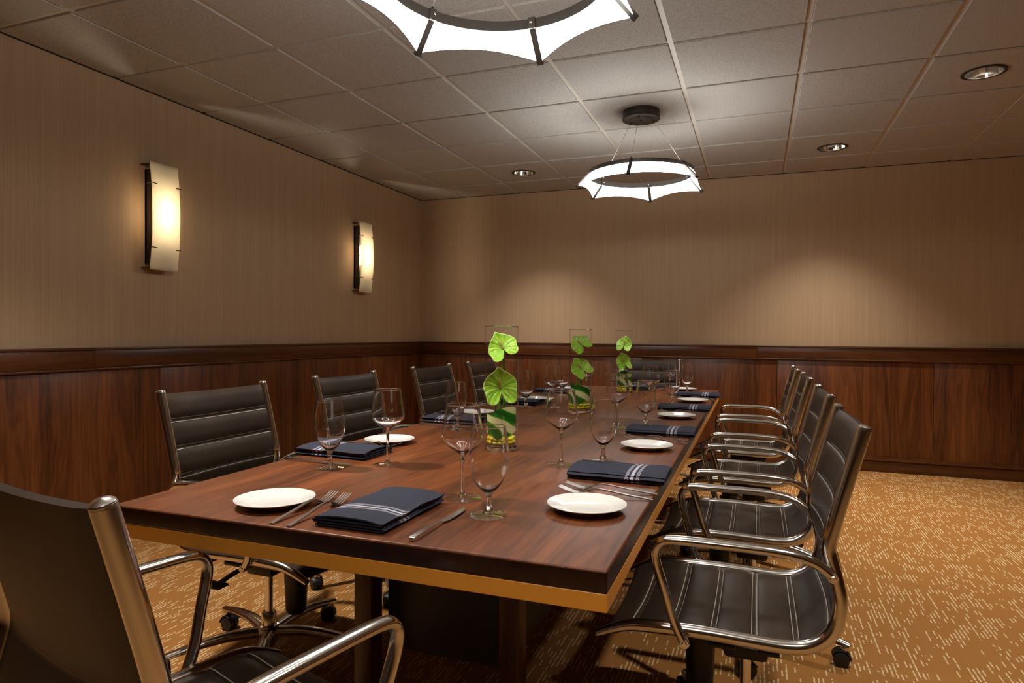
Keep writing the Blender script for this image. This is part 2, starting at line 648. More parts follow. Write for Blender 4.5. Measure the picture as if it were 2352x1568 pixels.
# ceiling: recessed grid of bars with a fibre tile in every opening
LIGHT_SPOTS = [(1.112, 4.125), (0.51, 5.39), (-1.924, 5.35)]        # the three in view
LIGHT_HIDDEN = [(-1.924, 1.45), (0.51, 1.40), (-0.40, -0.15)]
bm = bmesh.new()
gx = []
k = 0
while GX0 + k * T < XR:
    x = GX0 + k * T
    if x > XL:
        gx.append(x)
    k += 1
gy = []
k = -20
while GY0 + k * T < YB:
    y = GY0 + k * T
    if y > YF:
        gy.append(y)
    k += 1
for x in gx:
    bm_box(bm, x - .012, x + .012, YF, YB, HC, HC + .006)
for y in gy:
    bm_box(bm, XL, XR, y - .012, y + .012, HC + .0003, HC + .0063)
ceiling = bm_obj('ceiling', bm, 'grid_paint', smooth=False)
tag(ceiling, 'suspended ceiling grid with square fibre tiles', kind='structure')


def tile_mesh(w, d, hole=None, R=0.092):
    """tegular tile: body that hangs just below the grid, flange above the bars"""
    V, Fc = [], []
    if hole is None:
        prof = [(0.0115, -.0005, -.007), (0.013, 0, -.009)]
        bmm = bmesh.new()
        bm_box(bmm, -w / 2 + .0135, w / 2 - .0135, -d / 2 + .0135, d / 2 - .0135, -.008, .012, 0.0025, 1)
        bm_box(bmm, -w / 2 + .002, w / 2 - .002, -d / 2 + .002, d / 2 - .002, .0068, .016)
        me = bpy.data.meshes.new('ceiling_tile')
        bmm.to_mesh(me)
        bmm.free()
        return me
    hx, hy = hole
    n = 32
    def ring(wx, dy, z):
        out = []
        for q in range(n):
            th = 2 * math.pi * q / n + math.pi / 4
            c, s = math.cos(th), math.sin(th)
            m_ = max(abs(c), abs(s))
            out.append((c / m_ * wx, s / m_ * dy, z))
        return out
    def circ(r, z):
        return [(hx + r * math.cos(2 * math.pi * q / n + math.pi / 4), hy + r * math.sin(2 * math.pi * q / n + math.pi / 4), z) for q in range(n)]
    rings = [circ(R, .016), circ(R, -.008), ring(w / 2 - .016, d / 2 - .016, -.008), ring(w / 2 - .0135, d / 2 - .0135, -.0055), ring(w / 2 - .0135, d / 2 - .0135, .0068), ring(w / 2 - .002, d / 2 - .002, .0068), ring(w / 2 - .002, d / 2 - .002, .016), circ(R, .016)]
    for r_ in rings:
        V += r_
    for a in range(len(rings) - 1):
        for q in range(n):
            q2 = (q + 1) % n
            Fc.append((a * n + q, a * n + q2, (a + 1) * n + q2, (a + 1) * n + q))
    me = bpy.data.meshes.new('ceiling_tile')
    me.from_pydata(V, [], Fc)
    return me


tiles = {}
ex = [XL] + gx + [XR]
ey = [YF] + gy + [YB]
for i in range(len(ex) - 1):
    for j in range(len(ey) - 1):
        w, d = ex[i + 1] - ex[i], ey[j + 1] - ey[j]
        cx, cy = (ex[i] + ex[i + 1]) / 2, (ey[j] + ey[j + 1]) / 2
        if w < .05 or d < .05:
            continue
        hole = None
        for lx, ly in LIGHT_SPOTS + LIGHT_HIDDEN:
            if ex[i] < lx < ex[i + 1] and ey[j] < ly < ey[j + 1]:
                hole = (lx - cx, ly - cy)
        key = (round(w, 3), round(d, 3), hole and (round(hole[0], 3), round(hole[1], 3)))
        if key not in tiles:
            me = tile_mesh(w, d, hole)
            me.materials.append(MAT['tile'])
            b2 = bmesh.new()
            b2.from_mesh(me)
            bmesh.ops.recalc_face_normals(b2, faces=b2.faces)
            b2.to_mesh(me)
            b2.free()
            tiles[key] = me
        o = bpy.data.objects.new('ceiling_tile', tiles[key])
        col.objects.link(o)
        o.location = (cx, cy, HC)
        o.parent = ceiling

# recessed downlights
V, Fc = lathe([(.104, -.0125), (.104, -.0095), (.088, -.009), (.086, -.012), (.090, -.0145), (.104, -.0125)], 40)
trim_me = mesh_obj('trim_ring', V, Fc, 'bronze').data
V, Fc = lathe([(.0865, -.010), (.078, .03), (.066, .075), (.052, .11)], 40)
refl_me = mesh_obj('reflector', V, Fc, 'reflector', sharp=5).data
V, Fc = lathe([(.001, .1085), (.03, .108), (.053, .1095), (.053, .112), (.001, .112)], 32)
lamp_me = mesh_obj('lamp', V, Fc, 'downlight_lamp').data
for nm in ('trim_ring', 'reflector', 'lamp'):
    bpy.data.objects.remove(bpy.data.objects[nm])


def downlight(x, y, label, power, size=56):
    root = empty('recessed_downlight', (x, y, HC), 0, label, 'downlight', 'recessed ceiling downlights')
    for nm, me in (('trim_ring', trim_me), ('reflector', refl_me), ('lamp', lamp_me)):
        o = bpy.data.objects.new(nm, me)
        col.objects.link(o)
        o.parent = root
    ld = bpy.data.lights.new('downlight_beam', 'SPOT')
    ld.energy = power
    ld.color = WARM
    ld.spot_size = math.radians(size * 2)
    ld.spot_blend = 1.0
    ld.shadow_soft_size = 0.05
    lo = bpy.data.objects.new('downlight_beam', ld)
    col.objects.link(lo)
    lo.parent = root
    lo.location = (0, 0, 0.03)
    return root


downlight(*LIGHT_SPOTS[0], 'large recessed downlight near the top right corner of the ceiling', SPOT_W)
downlight(*LIGHT_SPOTS[1], 'recessed downlight right of the far pendant, near the back wall', SPOT_W * .62, 47)
downlight(*LIGHT_SPOTS[2], 'recessed downlight left of the far pendant, near the corner', SPOT_W * .66, 47)
for k, p in enumerate(LIGHT_HIDDEN):
    downlight(*p, ('recessed downlight over the left chairs', 'recessed downlight over the right chairs', 'recessed downlight above the near end of the room')[k], SPOT_W * (1.15, 1.0, 1.25)[k])


# ------------------------------------------------------------------ pendants
def pendant(x, y, label):
    root = empty('ring_pendant', (x, y, 0), 0, label, 'pendant lamp', 'hexagonal ring pendants')
    zr, rr, zt, rtip = 2.142, 0.322, 2.052, 0.412
    # ring band
    V, Fc = lathe([(rr - .002, zr - .016), (rr + .004, zr - .016), (rr + .004, zr + .016), (rr - .002, zr + .016), (rr - .002, zr - .016)], 96)
    mesh_obj('ring_band', V, Fc, 'bronze', root)
    tips, tops = [], []
    for k in range(6):
        th = math.pi / 2 + k * math.pi / 3
        tops.append(Vector((rr * math.cos(th), rr * math.sin(th), zr)))
        tips.append(Vector((rtip * math.cos(th), rtip * math.sin(th), zt)))
    for k in range(6):
        # the bar at each corner, its bracket and a small screw
        a, b = tops[k], tips[k]
        rad = Vector((a.x, a.y, 0)).normalized()
        tan = Vector((-rad.y, rad.x, 0))
        d = (b - a).normalized()
        up = tan.cross(d)
        V = []
        for p in (a - d * .004, b + d * .008):
            for su, sv in ((-1, -1), (1, -1), (1, 1), (-1, 1)):
                V.append(p + tan * (.0105 * su) + up * (.0065 * sv))
        Fc = [(0, 1, 2, 3), (7, 6, 5, 4), (0, 4, 5, 1), (1, 5, 6, 2), (2, 6, 7, 3), (3, 7, 4, 0)]
        bar = mesh_obj('corner_bar', V, Fc, 'bronze', root, smooth=False)
        bmm = bmesh.new()
        bm_box(bmm, -.012, .012, -.006, .004, -.017, .019, 0.001, 1)
        br = bm_obj('bracket', bmm, 'bronze', bar)
        br.location = a - rad * .004
        br.rotation_euler = (0, 0, math.atan2(rad.y, rad.x) - math.pi / 2 + math.pi)
        V, Fc = lathe([(.0001, .003), (.003, .003), (.004, .0015), (.004, 0)], 10)
        sc = mesh_obj('screw', V, Fc, 'steel', bar)
        sc.location = a - rad * .012
        sc.rotation_euler = (0, math.pi / 2, math.atan2(-rad.y, -rad.x))
        # stretched fabric between this bar and the next: scalloped lower edge
        a2, b2 = tops[(k + 1) % 6], tips[(k + 1) % 6]
        V, Fc = [], []
        nu, nv = 20, 8
        for iu in range(nu + 1):
            u = iu / nu
            th = math.pi / 2 + (k + u) * math.pi / 3
            top = Vector((rr * math.cos(th), rr * math.sin(th), zr - .004))
            sag = 4 * u * (1 - u)
            low = b.lerp(b2, u)
            lowc = low + Vector((-low.x, -low.y, 0)).normalized() * (.016 * sag) + Vector((0, 0, .020 * sag))
            for iv in range(nv + 1):
                t = iv / nv
                p = top.lerp(lowc, t)
                V.append(p + Vector((-p.x, -p.y, 0)).normalized() * (-.010 * math.sin(math.pi * t) * sag))
        for iu in range(nu):
            for iv in range(nv):
                q = iu * (nv + 1) + iv
                Fc.append((q, q + 1, q + nv + 2, q + nv + 1))
        mesh_obj('fabric_panel', V, Fc, 'shade', root)
    # canopy on the ceiling
    V, Fc = lathe([(.0001, HC - .012), (.06, HC - .012), (.07, HC - .010), (.118, HC - .010)], 48)
    V, Fc = lathe([(.0001, HC - .062), (.070, HC - .062), (.071, HC - .065), (.073, HC - .065), (.074, HC - .062), (.117, HC - .060), (.119, HC - .056), (.115, HC - .053), (.115, HC - .007), (.0001, HC - .007)], 48)
    can = mesh_obj('canopy', V, Fc, 'bronze', root, sharp=30)
    V, Fc = lathe([(.0001, HC - .072), (.006, HC - .072), (.008, HC - .068), (.008, HC - .06)], 14)
    mesh_obj('canopy_nut', V, Fc, 'bronze', can)
    for k in (0, 2, 4):
        th = -math.pi / 2 + k * math.pi / 3
        a = Vector((.085 * math.cos(th), .085 * math.sin(th), HC - .06))
        b = Vector((rr * math.cos(th), rr * math.sin(th), zr + .024))
        V, Fc = sweep([a, a.lerp(b, .5), b], 0.0011, 6)
        w = mesh_obj('suspension_wire', V, Fc, 'cable', root)
        V, Fc = lathe([(.0001, -.016), (.004, -.014), (.0055, 0), (.003, .006), (.0001, .007)], 10)
        g = mesh_obj('wire_grip', V, Fc, 'bronze', w)
        g.location = a
        V, Fc = lathe([(.0001, -.006), (.006, -.006), (.005, .006), (.002, .012), (.0001, .012)], 10)
        g = mesh_obj('wire_anchor', V, Fc, 'bronze', w)
        g.location = b - Vector((0, 0, .006))
    return root


pendant(-0.70, 1.695, 'large lit ring pendant cut off by the top of the picture')
pendant(-0.70, 4.13, 'smaller looking lit ring pendant hanging over the far end of the table')


# ------------------------------------------------------------------ wall sconces
def sconce(yc, label):
    root = empty('wall_sconce', (XL, yc, 1.80), 0, label, 'wall sconce', 'glass wall sconces')
    box('backplate', 0.0, 0.018, -.062, .062, -.275, .275, 'sconce_back', root, .003)
    for s in (-1, 1):
        box('side_panel', 0.0, 0.056, s * .060 - .002, s * .060 + .002, -.275, .275, 'sconce_back', root)
    # bowed glass: nearest to the wall at both ends
    V, Fc = [], []
    nz, ny = 28, 4
    hh, hw = .312, .094
    def gx_(z):
        return .082 + .022 * (1 - (z / hh) ** 2)
    for side in (0, 1):
        for iz in range(nz + 1):
            z = -hh + 2 * hh * iz / nz
            for iy in range(ny + 1):
                y = -hw + 2 * hw * iy / ny
                V.append((gx_(z) - .006 * side, y, z))
    st = (nz + 1) * (ny + 1)
    for side in (0, 1):
        for iz in range(nz):
            for iy in range(ny):
                q = side * st + iz * (ny + 1) + iy
                Fc.append((q, q + 1, q + ny + 2, q + ny + 1))
    for iz in range(nz):
        for iy in (0, ny):
            q = iz * (ny + 1) + iy
            Fc.append((q, q + ny + 1, q + ny + 1 + st, q + st))
    for iz in (0, nz):
        for iy in range(ny):
            q = iz * (ny + 1) + iy
            Fc.append((q, q + 1, q + 1 + st, q + st))
    glass = mesh_obj('glass_panel', V, Fc, 'sconce_glass', root)
    for zc in (.185, -.185):
        for s in (-1, 1):
            gxx = gx_(zc)
            pts = [Vector((.010, s * .060, zc)), Vector((.045, s * .085, zc)), Vector((gxx - .004, s * (hw + .006), zc)), Vector((gxx + .005, s * (hw + .003), zc)), Vector((gxx + .006, s * (hw - .028), zc - .002))]
            V, Fc = sweep(pts, 0.0028, 8, Vector((0, 0, 1)))
            mesh_obj('clip', V, Fc, 'sconce_back', root)
    for zc in (-.298, .298):
        box('added_light_stop', .0, .0765, -.092, .092, zc - .002, zc + .002, 'sconce_back', root)  # added plates behind the glass, keep bulb light off the ceiling
    for zc in (.02,):
        V, Fc = lathe([(.0001, -.09), (.010, -.085), (.014, -.05), (.014, .05), (.010, .085), (.0001, .09)], 14)
        b = mesh_obj('bulb', V, Fc, 'sconce_bulb', root)
        b.location = (.040, 0, zc)
        V, Fc = lathe([(.0001, -.02), (.010, -.02), (.010, .02), (.0001, .02)], 12)
        sk = mesh_obj('bulb_socket', V, Fc, 'sconce_back', root)
        sk.location = (.026, 0, zc)
        sk.rotation_euler = (0, math.pi / 2, 0)
    return root


sconce(2.862, 'bowed frosted glass wall sconce, nearer of the two on the left wall')
sconce(4.965, 'bowed frosted glass wall sconce, farther one beside the room corner')


# ------------------------------------------------------------------ the table
TH = 0.740
TX0, TX1, TY0, TY1 = -1.352, -0.226, 1.047, 4.80
TSEAM = 3.005
tab = empty('conference_table', ((TX0 + TX1) / 2, TY0, 0), 0.006, 'long dark wooden conference table with amber edge band', 'table')
hwid = (TX1 - TX0) / 2
LEN = TY1 - TY0
SE = TSEAM - TY0


def leaf(y0, y1):
    bmm = bmesh.new()
    bm_box(bmm, -hwid, hwid, y0, y1, TH - .0395, TH, 0.0045, 3)
    o = bm_obj('tabletop_leaf', bmm, 'table', tab)
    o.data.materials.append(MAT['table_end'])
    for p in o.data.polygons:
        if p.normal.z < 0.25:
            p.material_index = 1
    return o


leaf(0, SE - .0008)
leaf(SE + .0008, LEN)
bmm = bmesh.new()
for args in ((-hwid + .001, hwid - .001, .001, .030), (-hwid + .001, hwid - .001, LEN - .030, LEN - .001)):
    b = bmesh.new()
    bm_box(b, *args, TH - .0705, TH - .0395, 0.001, 1)
    bm_obj('edge_band', b, 'gold', tab)
for s in (-1, 1):
    b = bmesh.new()
    x0, x1 = sorted((s * (hwid - .001), s * (hwid - .030)))
    bm_box(b, x0, x1, .030, LEN - .030, TH - .0705, TH - .0395, 0.001, 1)
    bm_obj('edge_band', b, 'gold', tab)
bmm.free()
b = bmesh.new()
bm_box(b, -hwid + .031, hwid - .031, .031, LEN - .031, TH - .062, TH - .0400)
bm_obj('underframe', b, 'leg_wood', tab)
for y in (.50, LEN - .56):
    for s in (-1, 1):
        b = bmesh.new()
        bm_box(b, s * .215 - .027, s * .215 + .027, y - .03, y + .03, 0, TH - .0625, 0.003)
        bm_obj('leg', b, 'leg_wood', tab)
    b = bmesh.new()
    bm_box(b, -.18, .18, y + .045 if y < 1 else y - .5, y + .5 if y < 1 else y - .045, .24, TH - .0625, 0.004)
    bm_obj('cable_box', b, 'black_panel', tab)

# ------------------------------------------------------------------ chairs
HUB_X = -0.02
FRAME = [(.218, .932), (.188, .822), (.163, .725), (.151, .668), (.157, .632), (.168, .590), (.175, .550), (.170, .507), (.152, .470), (.116, .443), (.069, .433), (-.002, .433), (-.101, .435), (-.195, .433), (-.274, .427), (-.322, .411), (-.363, .392)]
FRAME = [(HUB_X - x, z) for x, z in FRAME]                  # (forward, height)
ARM = [(.157, .618), (.129, .642), (.088, .660), (.019, .667), (-.1, .668), (-.170, .667), (-.200, .661), (-.216, .640), (-.214, .608), (-.198, .553), (-.181, .490), (-.166, .452), (-.150, .424)]
ARM = [(HUB_X - x, z - .008) for x, z in ARM]
ARM_OUT = [.022, .030, .042, .047, .047, .047, .047, .046, .044, .038, .030, .026, .024]
HW = 0.232


def make_chair():
    root = empty('conference_chair', (0, 0, 0))
    path = catmull([Vector((0, y, z)) for y, z in FRAME], 5)
    # side tubes
    for s in (-1, 1):
        pp = [p + Vector((s * HW, 0, 0)) for p in path]
        n = len(pp)
        rad = []
        for i in range(n):
            r = .0157
            tail = (n - 1 - i) / 12
            rad.append((r if tail > 1 else r * (.65 + .35 * tail), r if tail > 1 else r * (.55 + .45 * tail)))
        V, Fc = sweep(pp, rad, 16)
        t = mesh_obj('side_tube', V, Fc, 'chrome', root)
        d = (pp[0] - pp[1]).normalized()
        V, Fc = lathe([(.0001, .006), (.010, .0045), (.0148, .001), (.0158, -.003), (.0158, -.006)], 16)
        c = mesh_obj('end_cap', V, Fc, 'steel', t)
        c.location = pp[0] + d * .001
        c.rotation_euler = d.to_track_quat('Z', 'Y').to_euler()
        # armrest loop
        ap = [Vector((s * (HW + o), y, z)) for (y, z), o in zip(ARM, ARM_OUT)]
        ap = catmull(ap, 5)
        na = len(ap)
        ar = []
        for i in range(na):
            u = i / (na - 1)
            w = .0150 if .1 < u < .55 else .0135
            ar.append((w, .0112))
        V, Fc = sweep(ap, ar, 14)
        a = mesh_obj('armrest', V, Fc, 'chrome', root)
        for e in (ap[0], ap[-1]):
            V, Fc = lathe([(.0001, .004), (.005, .004), (.0065, .002), (.0065, 0), (.010, 0), (.0115, -.003), (.0115, -.012)], 14)
            sc = mesh_obj('screw', V, Fc, 'steel', a)
            sc.location = e + Vector((s * .012, 0, 0))
            sc.rotation_euler = (0, s * math.pi / 2, 0)
    # sling: arc-length table along the frame, starting just under the top
    arc = [0.0]
    for i in range(1, len(path)):
        arc.append(arc[-1] + (path[i] - path[i - 1]).length)
    total = arc[-1]

    def pt(s_):
        s_ = min(max(s_, 0), total)
        for i in range(1, len(arc)):
            if arc[i] >= s_:
                f = (s_ - arc[i - 1]) / (arc[i] - arc[i - 1])
                p = path[i - 1].lerp(path[i], f)
                t = (path[min(i + 1, len(path) - 1)] - path[max(i - 2, 0)]).normalized()
                return p, t
    s0, s1 = .007, total - .020
    pitch = .0905
    seams = []
    q = s0 + pitch
    while q < s1 - .03:
        seams.append(q)
        q += pitch
    # the bend where backrest turns into seat
    bend = min(range(len(path)), key=lambda i: abs(arc[i] - .545))
    s_bend = seams[4]

    def half_thick(s_):
        """puffed panels, pinched at the double seams"""
        b = .0050
        edges = [s0] + seams + [s1]
        for a, c in zip(edges[:-1], edges[1:]):
            if a <= s_ <= c:
                u = (s_ - a) / (c - a)
                w = min(s_ - a, c - s_)
                puff = .0100 * (1 - (2 * u - 1) ** 4)
                groove = 0.0
                if w < .012:
                    groove = -.0018 * math.exp(-((w - .0055) / .0018) ** 2)
                return b + puff + groove
        return b

    inner = HW - .012
    nx = 12

    def surf(s_, x, side):
        p, t = pt(s_)
        nrm = Vector((0, -t.z, t.y))       # towards the sitter
        u = x / inner
        sag = -.016 * (1 - u * u)
        edge = 1 - max(0, (abs(u) - .86) / .14) ** 2 * .55
        ht_ = half_thick(s_) if side > 0 else .008
        return p + Vector((x, 0, 0)) + nrm * (sag + side * ht_ * edge)

    def sling(name, a, b):
        ss = []
        s_ = a
        marks = sorted([a, b] + [m_ + d for m_ in seams for d in (-.012, -.009, -.0070, -.0058, -.0046, -.0028, 0, .0028, .0046, .0058, .0070, .009, .012) if a < m_ + d < b])
        for m0, m1 in zip(marks[:-1], marks[1:]):
            k_ = max(1, int((m1 - m0) / .012))
            ss += [m0 + (m1 - m0) * j / k_ for j in range(k_)]
        ss.append(b)
        V, Fc = [], []
        for side in (1, -1):
            for v in ss:
                for ix in range(nx + 1):
                    V.append(surf(v, -inner + 2 * inner * ix / nx, side))
        st = len(ss) * (nx + 1)
        for side in (0, 1):
            for i in range(len(ss) - 1):
                for ix in range(nx):
                    q_ = side * st + i * (nx + 1) + ix
                    Fc.append((q_, q_ + 1, q_ + nx + 2, q_ + nx + 1))
        for i in range(len(ss) - 1):
            for ix in (0, nx):
                q_ = i * (nx + 1) + ix
                Fc.append((q_, q_ + nx + 1, q_ + nx + 1 + st, q_ + st))
        for i in (0, len(ss) - 1):
            for ix in range(nx):
                q_ = i * (nx + 1) + ix
                Fc.append((q_, q_ + 1, q_ + 1 + st, q_ + st))
        o = mesh_obj(name, V, Fc, 'leather', root, sharp=60)
        # stitch lines: thin raised ribbons on both faces
        V, Fc = [], []
        for m_ in seams:
            for d in (-.0058, .0058):
                if not (a - 1e-4 <= m_ + d <= b + 1e-4):
                    continue
                for side in (1,):
                    for e_ in (-.0009, .0009):
                        for ix in range(nx * 2 + 1):
                            x = (-inner + 2 * inner * ix / (nx * 2)) * .985
                            p, t = pt(m_ + d + e_)
                            nrm = Vector((0, -t.z, t.y))
                            V.append(surf(m_ + d + e_, x, side) + nrm * (side * .0010))
                    bq = len(V) - 2 * (nx * 2 + 1)
                    for ix in range(nx * 2):
                        Fc.append((bq + ix, bq + ix + 1, bq + ix + nx * 2 + 2, bq + ix + nx * 2 + 1))
        if Fc:
            mesh_obj('stitching', V, Fc, 'stitch', o)
        return o

    sling('backrest', s0, s_bend)
    sling('seat', s_bend, s1)
    # cross rods under the seat
    # mechanism
    b = bmesh.new()
    bm_box(b, -.11, .11, -.075, .155, .352, .402, .012)
    mech = bm_obj('tilt_mechanism', b, 'black', root)
    b = bmesh.new()
    bm_box(b, -.225, .225, .02, .08, .400, .412, .003)
    bm_obj('cross_plate', b, 'black', mech)
    b = bmesh.new()
    bm_box(b, -.225, .225, -.075, -.03, .400, .412, .003)
    bm_obj('cross_plate', b, 'black', mech)
    b = bmesh.new()
    bm_box(b, -.055, .055, -.055, .055, .300, .355, .014)
    bm_obj('column_housing', b, 'black', mech)
    V, Fc = lathe([(.0001, .175), (.026, .177), (.034, .19), (.040, .32), (.040, .36), (.0001, .36)], 20)
    kn = mesh_obj('tension_knob', V, Fc, 'black', root)
    kn.location = (0, .115, 0)
    # lever with ribbed paddle on the right
    lp = [Vector((.06, .0, .350)), Vector((.12, -.03, .335)), Vector((.165, -.055, .312))]
    V, Fc = sweep(catmull(lp, 4), [(.006, .014)] * 9, 10, Vector((0, 0, 1)))
    lev = mesh_obj('height_lever', V, Fc, 'black', root)
    b = bmesh.new()
    bm_box(b, .150, .197, -.110, -.030, .300, .311, .005)
    for k_ in range(9):
        yk = -.104 + k_ * .0075
        bm_box(b, .157, .190, yk, yk + .003, .309, .3125)
    bm_obj('paddle', b, 'black', lev)
    # gas column
    V, Fc = lathe([(.0135, .16), (.0135, .310)], 16, True, True)
    gc = mesh_obj('gas_column', V, Fc, 'steel', root)
    V, Fc = lathe([(.0001, .045), (.022, .045), (.025, .055), (.025, .158), (.022, .163), (.014, .163)], 20)
    mesh_obj('column_sleeve', V, Fc, 'chrome', gc)
    # star base
    V, Fc = lathe([(.0001, .062), (.034, .062), (.042, .075), (.042, .108), (.034, .118), (.026, .120)], 24)
    mesh_obj('base_hub', V, Fc, 'chrome', root)
    R = .325
    for k_ in range(5):
        th = math.pi / 2 + .25 + k_ * 2 * math.pi / 5
        dr = Vector((math.cos(th), math.sin(th), 0))
        tn = Vector((-dr.y, dr.x, 0))
        pts = [dr * .03 + Vector((0, 0, .095)), dr * .12 + Vector((0, 0, .102)), dr * .22 + Vector((0, 0, .094)), dr * .30 + Vector((0, 0, .080)), dr * (R + .016) + Vector((0, 0, .074))]
        rads = [(.024, .019), (.021, .017), (.018, .014), (.016, .011), (.013, .008)]
        cp = catmull(pts, 4)
        rr_ = []
        for i in range(len(cp)):
            f = i / (len(cp) - 1) * 4
            i0 = min(int(f), 3)
            fr = f - i0
            rr_.append((rads[i0][0] * (1 - fr) + rads[i0 + 1][0] * fr, rads[i0][1] * (1 - fr) + rads[i0 + 1][1] * fr))
        V, Fc = sweep(cp, rr_, 12, tn)
        mesh_obj('leg', V, Fc, 'chrome', root)
        # caster: chrome collar, black hood, twin wheels
        cs = bpy.data.objects.new('caster', None)
        ca = th + .9 + k_ * 1.3
        V, Fc = lathe([(.0001, .074), (.012, .074), (.014, .070), (.014, .058), (.0001, .058)], 14)
        cs = mesh_obj('caster', V, Fc, 'chrome', root)
        cs.location = dr * R
        cs.rotation_euler = (0, 0, ca)
        for s in (-1, 1):
            V, Fc = lathe([(.0001, -.009), (.020, -.009), (.0255, -.006), (.0265, 0), (.0255, .006), (.020, .009), (.0001, .009)], 20)
            w = mesh_obj('wheel', V, Fc, 'rubber', cs)
            w.location = (.012, s * .0135, .0268)
            w.rotation_euler = (math.pi / 2, 0, 0)
        V, Fc = [], []
        hood = [Vector((.012 + .0295 * math.cos(a_), 0, .0268 + .0295 * math.sin(a_))) for a_ in [math.radians(20 + 16 * j) for j in range(11)]]
        V, Fc = sweep(hood, [(.022, .003)] * 11, 10, Vector((0, 1, 0)))
        mesh_obj('hood', V, Fc, 'black', cs)
        V, Fc = lathe([(.0001, .03), (.010, .03), (.010, .06), (.0001, .06)], 10)
        mesh_obj('caster_stem', V, Fc, 'black', cs)
    return root


proto = make_chair()
CHAIRS = [
    # x, y, facing angle (0 = +Y), label
    (-0.020, 1.800, 90, 'dark leather conference chair on the right, closest to the camera'),
    (-0.010, 2.590, 90, 'second leather chair on the right, behind the closest right chair'),
    (-0.008, 3.500, 90, 'third leather chair along the right side of the table'),
    (-0.020, 4.270, 90, 'farthest leather chair along the right side of the table'),
    (-1.575, 1.800, -90, 'large leather chair on the left with plain wainscot beside it'),
    (-1.590, 2.605, -90, 'second leather chair on the left, behind the tall goblets'),
    (-1.600, 3.490, -90, 'third leather chair on the left, left of the nearest vase'),
    (-1.605, 4.250, -90, 'farthest left leather chair, half hidden by the nearest vase'),
    (-0.800, 5.010, 180, 'leather chair at the far head of the table, behind the glasses'),
    (-0.872, 0.812, -13.0, 'leather chair seen from behind in the bottom left corner'),
]
for k, (x, y, a, lab) in enumerate(CHAIRS):
    c = proto if k == 0 else copy_tree(proto)
    c.location = (x, y, 0)
    c.rotation_euler = (0, 0, math.radians(a))
    tag(c, lab, 'chair', 'leather conference chairs around the table')

# ------------------------------------------------------------------ tableware prototypes
def wall_profile(outer, t):
    """outer bowl profile doubled by an inner one at wall thickness t, with a rounded lip"""
    n_ = len(outer)
    zlo, zhi = outer[0][1], outer[-1][1]
    a, b = outer[-2], outer[-1]
    d = Vector((b[0] - a[0], b[1] - a[1])).normalized()
    outer = outer[:-1] + [(b[0] - d.x * .0016, b[1] - d.y * .0016), b]
    inner = []
    for i, (r_, z_) in enumerate(outer):
        a, b = outer[max(i - 1, 0)], outer[min(i + 1, len(outer) - 1)]
        d = Vector((b[0] - a[0], b[1] - a[1])).normalized()
        f_ = max(0, 1 - (z_ - zlo) / (zhi - zlo) / .28)
        tt = t + .0035 * f_ * f_
        inner.append((max(.0001, r_ - d.y * tt), z_ + d.x * tt))
    inner[0] = (.0001, outer[0][1] + .0045)
    inner[1] = (outer[1][0] * .5, outer[0][1] + .0047)
    ro, ri, zt = outer[-1][0], inner[-1][0], outer[-1][1]
    lip = [(ro - t * .15, zt + t * .35), ((ro + ri) / 2, zt + t * .5), (ri + t * .15, zt + t * .35)]
    return outer + lip + inner[::-1]


def proto_goblet():
    r = empty('water_goblet', (0, 0, 0))
    V = [(.0001, .0495), (.008, .050), (.0155, .055), (.0235, .064), (.0315, .076), (.0375, .090), (.0415, .106), (.0432, .122), (.0428, .140), (.0405, .162), (.0378, .180), (.0362, .1925)]
    V, Fc = lathe(wall_profile(V, .0009), 48)
    mesh_obj('bowl', V, Fc, 'solid_glass', r, sharp=80)
    V, Fc = lathe([(.0001, .0055), (.013, .006), (.0095, .014), (.0066, .024), (.0060, .034), (.0068, .042), (.0095, .0495), (.0001, .0495)], 28)
    mesh_obj('stem', V, Fc, 'solid_glass', r)
    V, Fc = lathe([(.0001, .0006), (.039, .0006), (.0405, .0015), (.0405, .0025), (.030, .0036), (.013, .0058), (.0001, .0058)], 40)
    mesh_obj('foot', V, Fc, 'bowl_glass', r)
    return r


def proto_wine():
    r = empty('wine_glass', (0, 0, 0))
    V = [(.0001, .1035), (.006, .104), (.012, .1075), (.022, .115), (.033, .1235), (.0425, .132), (.0477, .140), (.0488, .147), (.0480, .156), (.0455, .175), (.0425, .198), (.0392, .2225)]
    V, Fc = lathe(wall_profile(V, .0009), 48)
    mesh_obj('bowl', V, Fc, 'solid_glass', r, sharp=80)
    V, Fc = lathe([(.0001, .0065), (.011, .007), (.0062, .014), (.0045, .026), (.0040, .06), (.0045, .088), (.0062, .100), (.0080, .1045), (.0001, .1045)], 24)
    mesh_obj('stem', V, Fc, 'solid_glass', r)
    V, Fc = lathe([(.0001, .0006), (.0425, .0006), (.0435, .0014), (.0435, .0022), (.032, .0036), (.011, .0066), (.0001, .0066)], 40)
    mesh_obj('foot', V, Fc, 'bowl_glass', r)
    return r


def proto_plate():
    V, Fc = lathe([(.0001, .0062), (.050, .0062), (.056, .0075), (.064, .0118), (.0855, .0166), (.0875, .0176), (.0878, .0168), (.086, .0152), (.066, .0090), (.058, .0045), (.053, .0030), (.0515, .0005), (.0475, .0005), (.047, .003), (.0001, .003)], 56)
    return mesh_obj('bread_plate', V, Fc, 'porcelain', sharp=50)


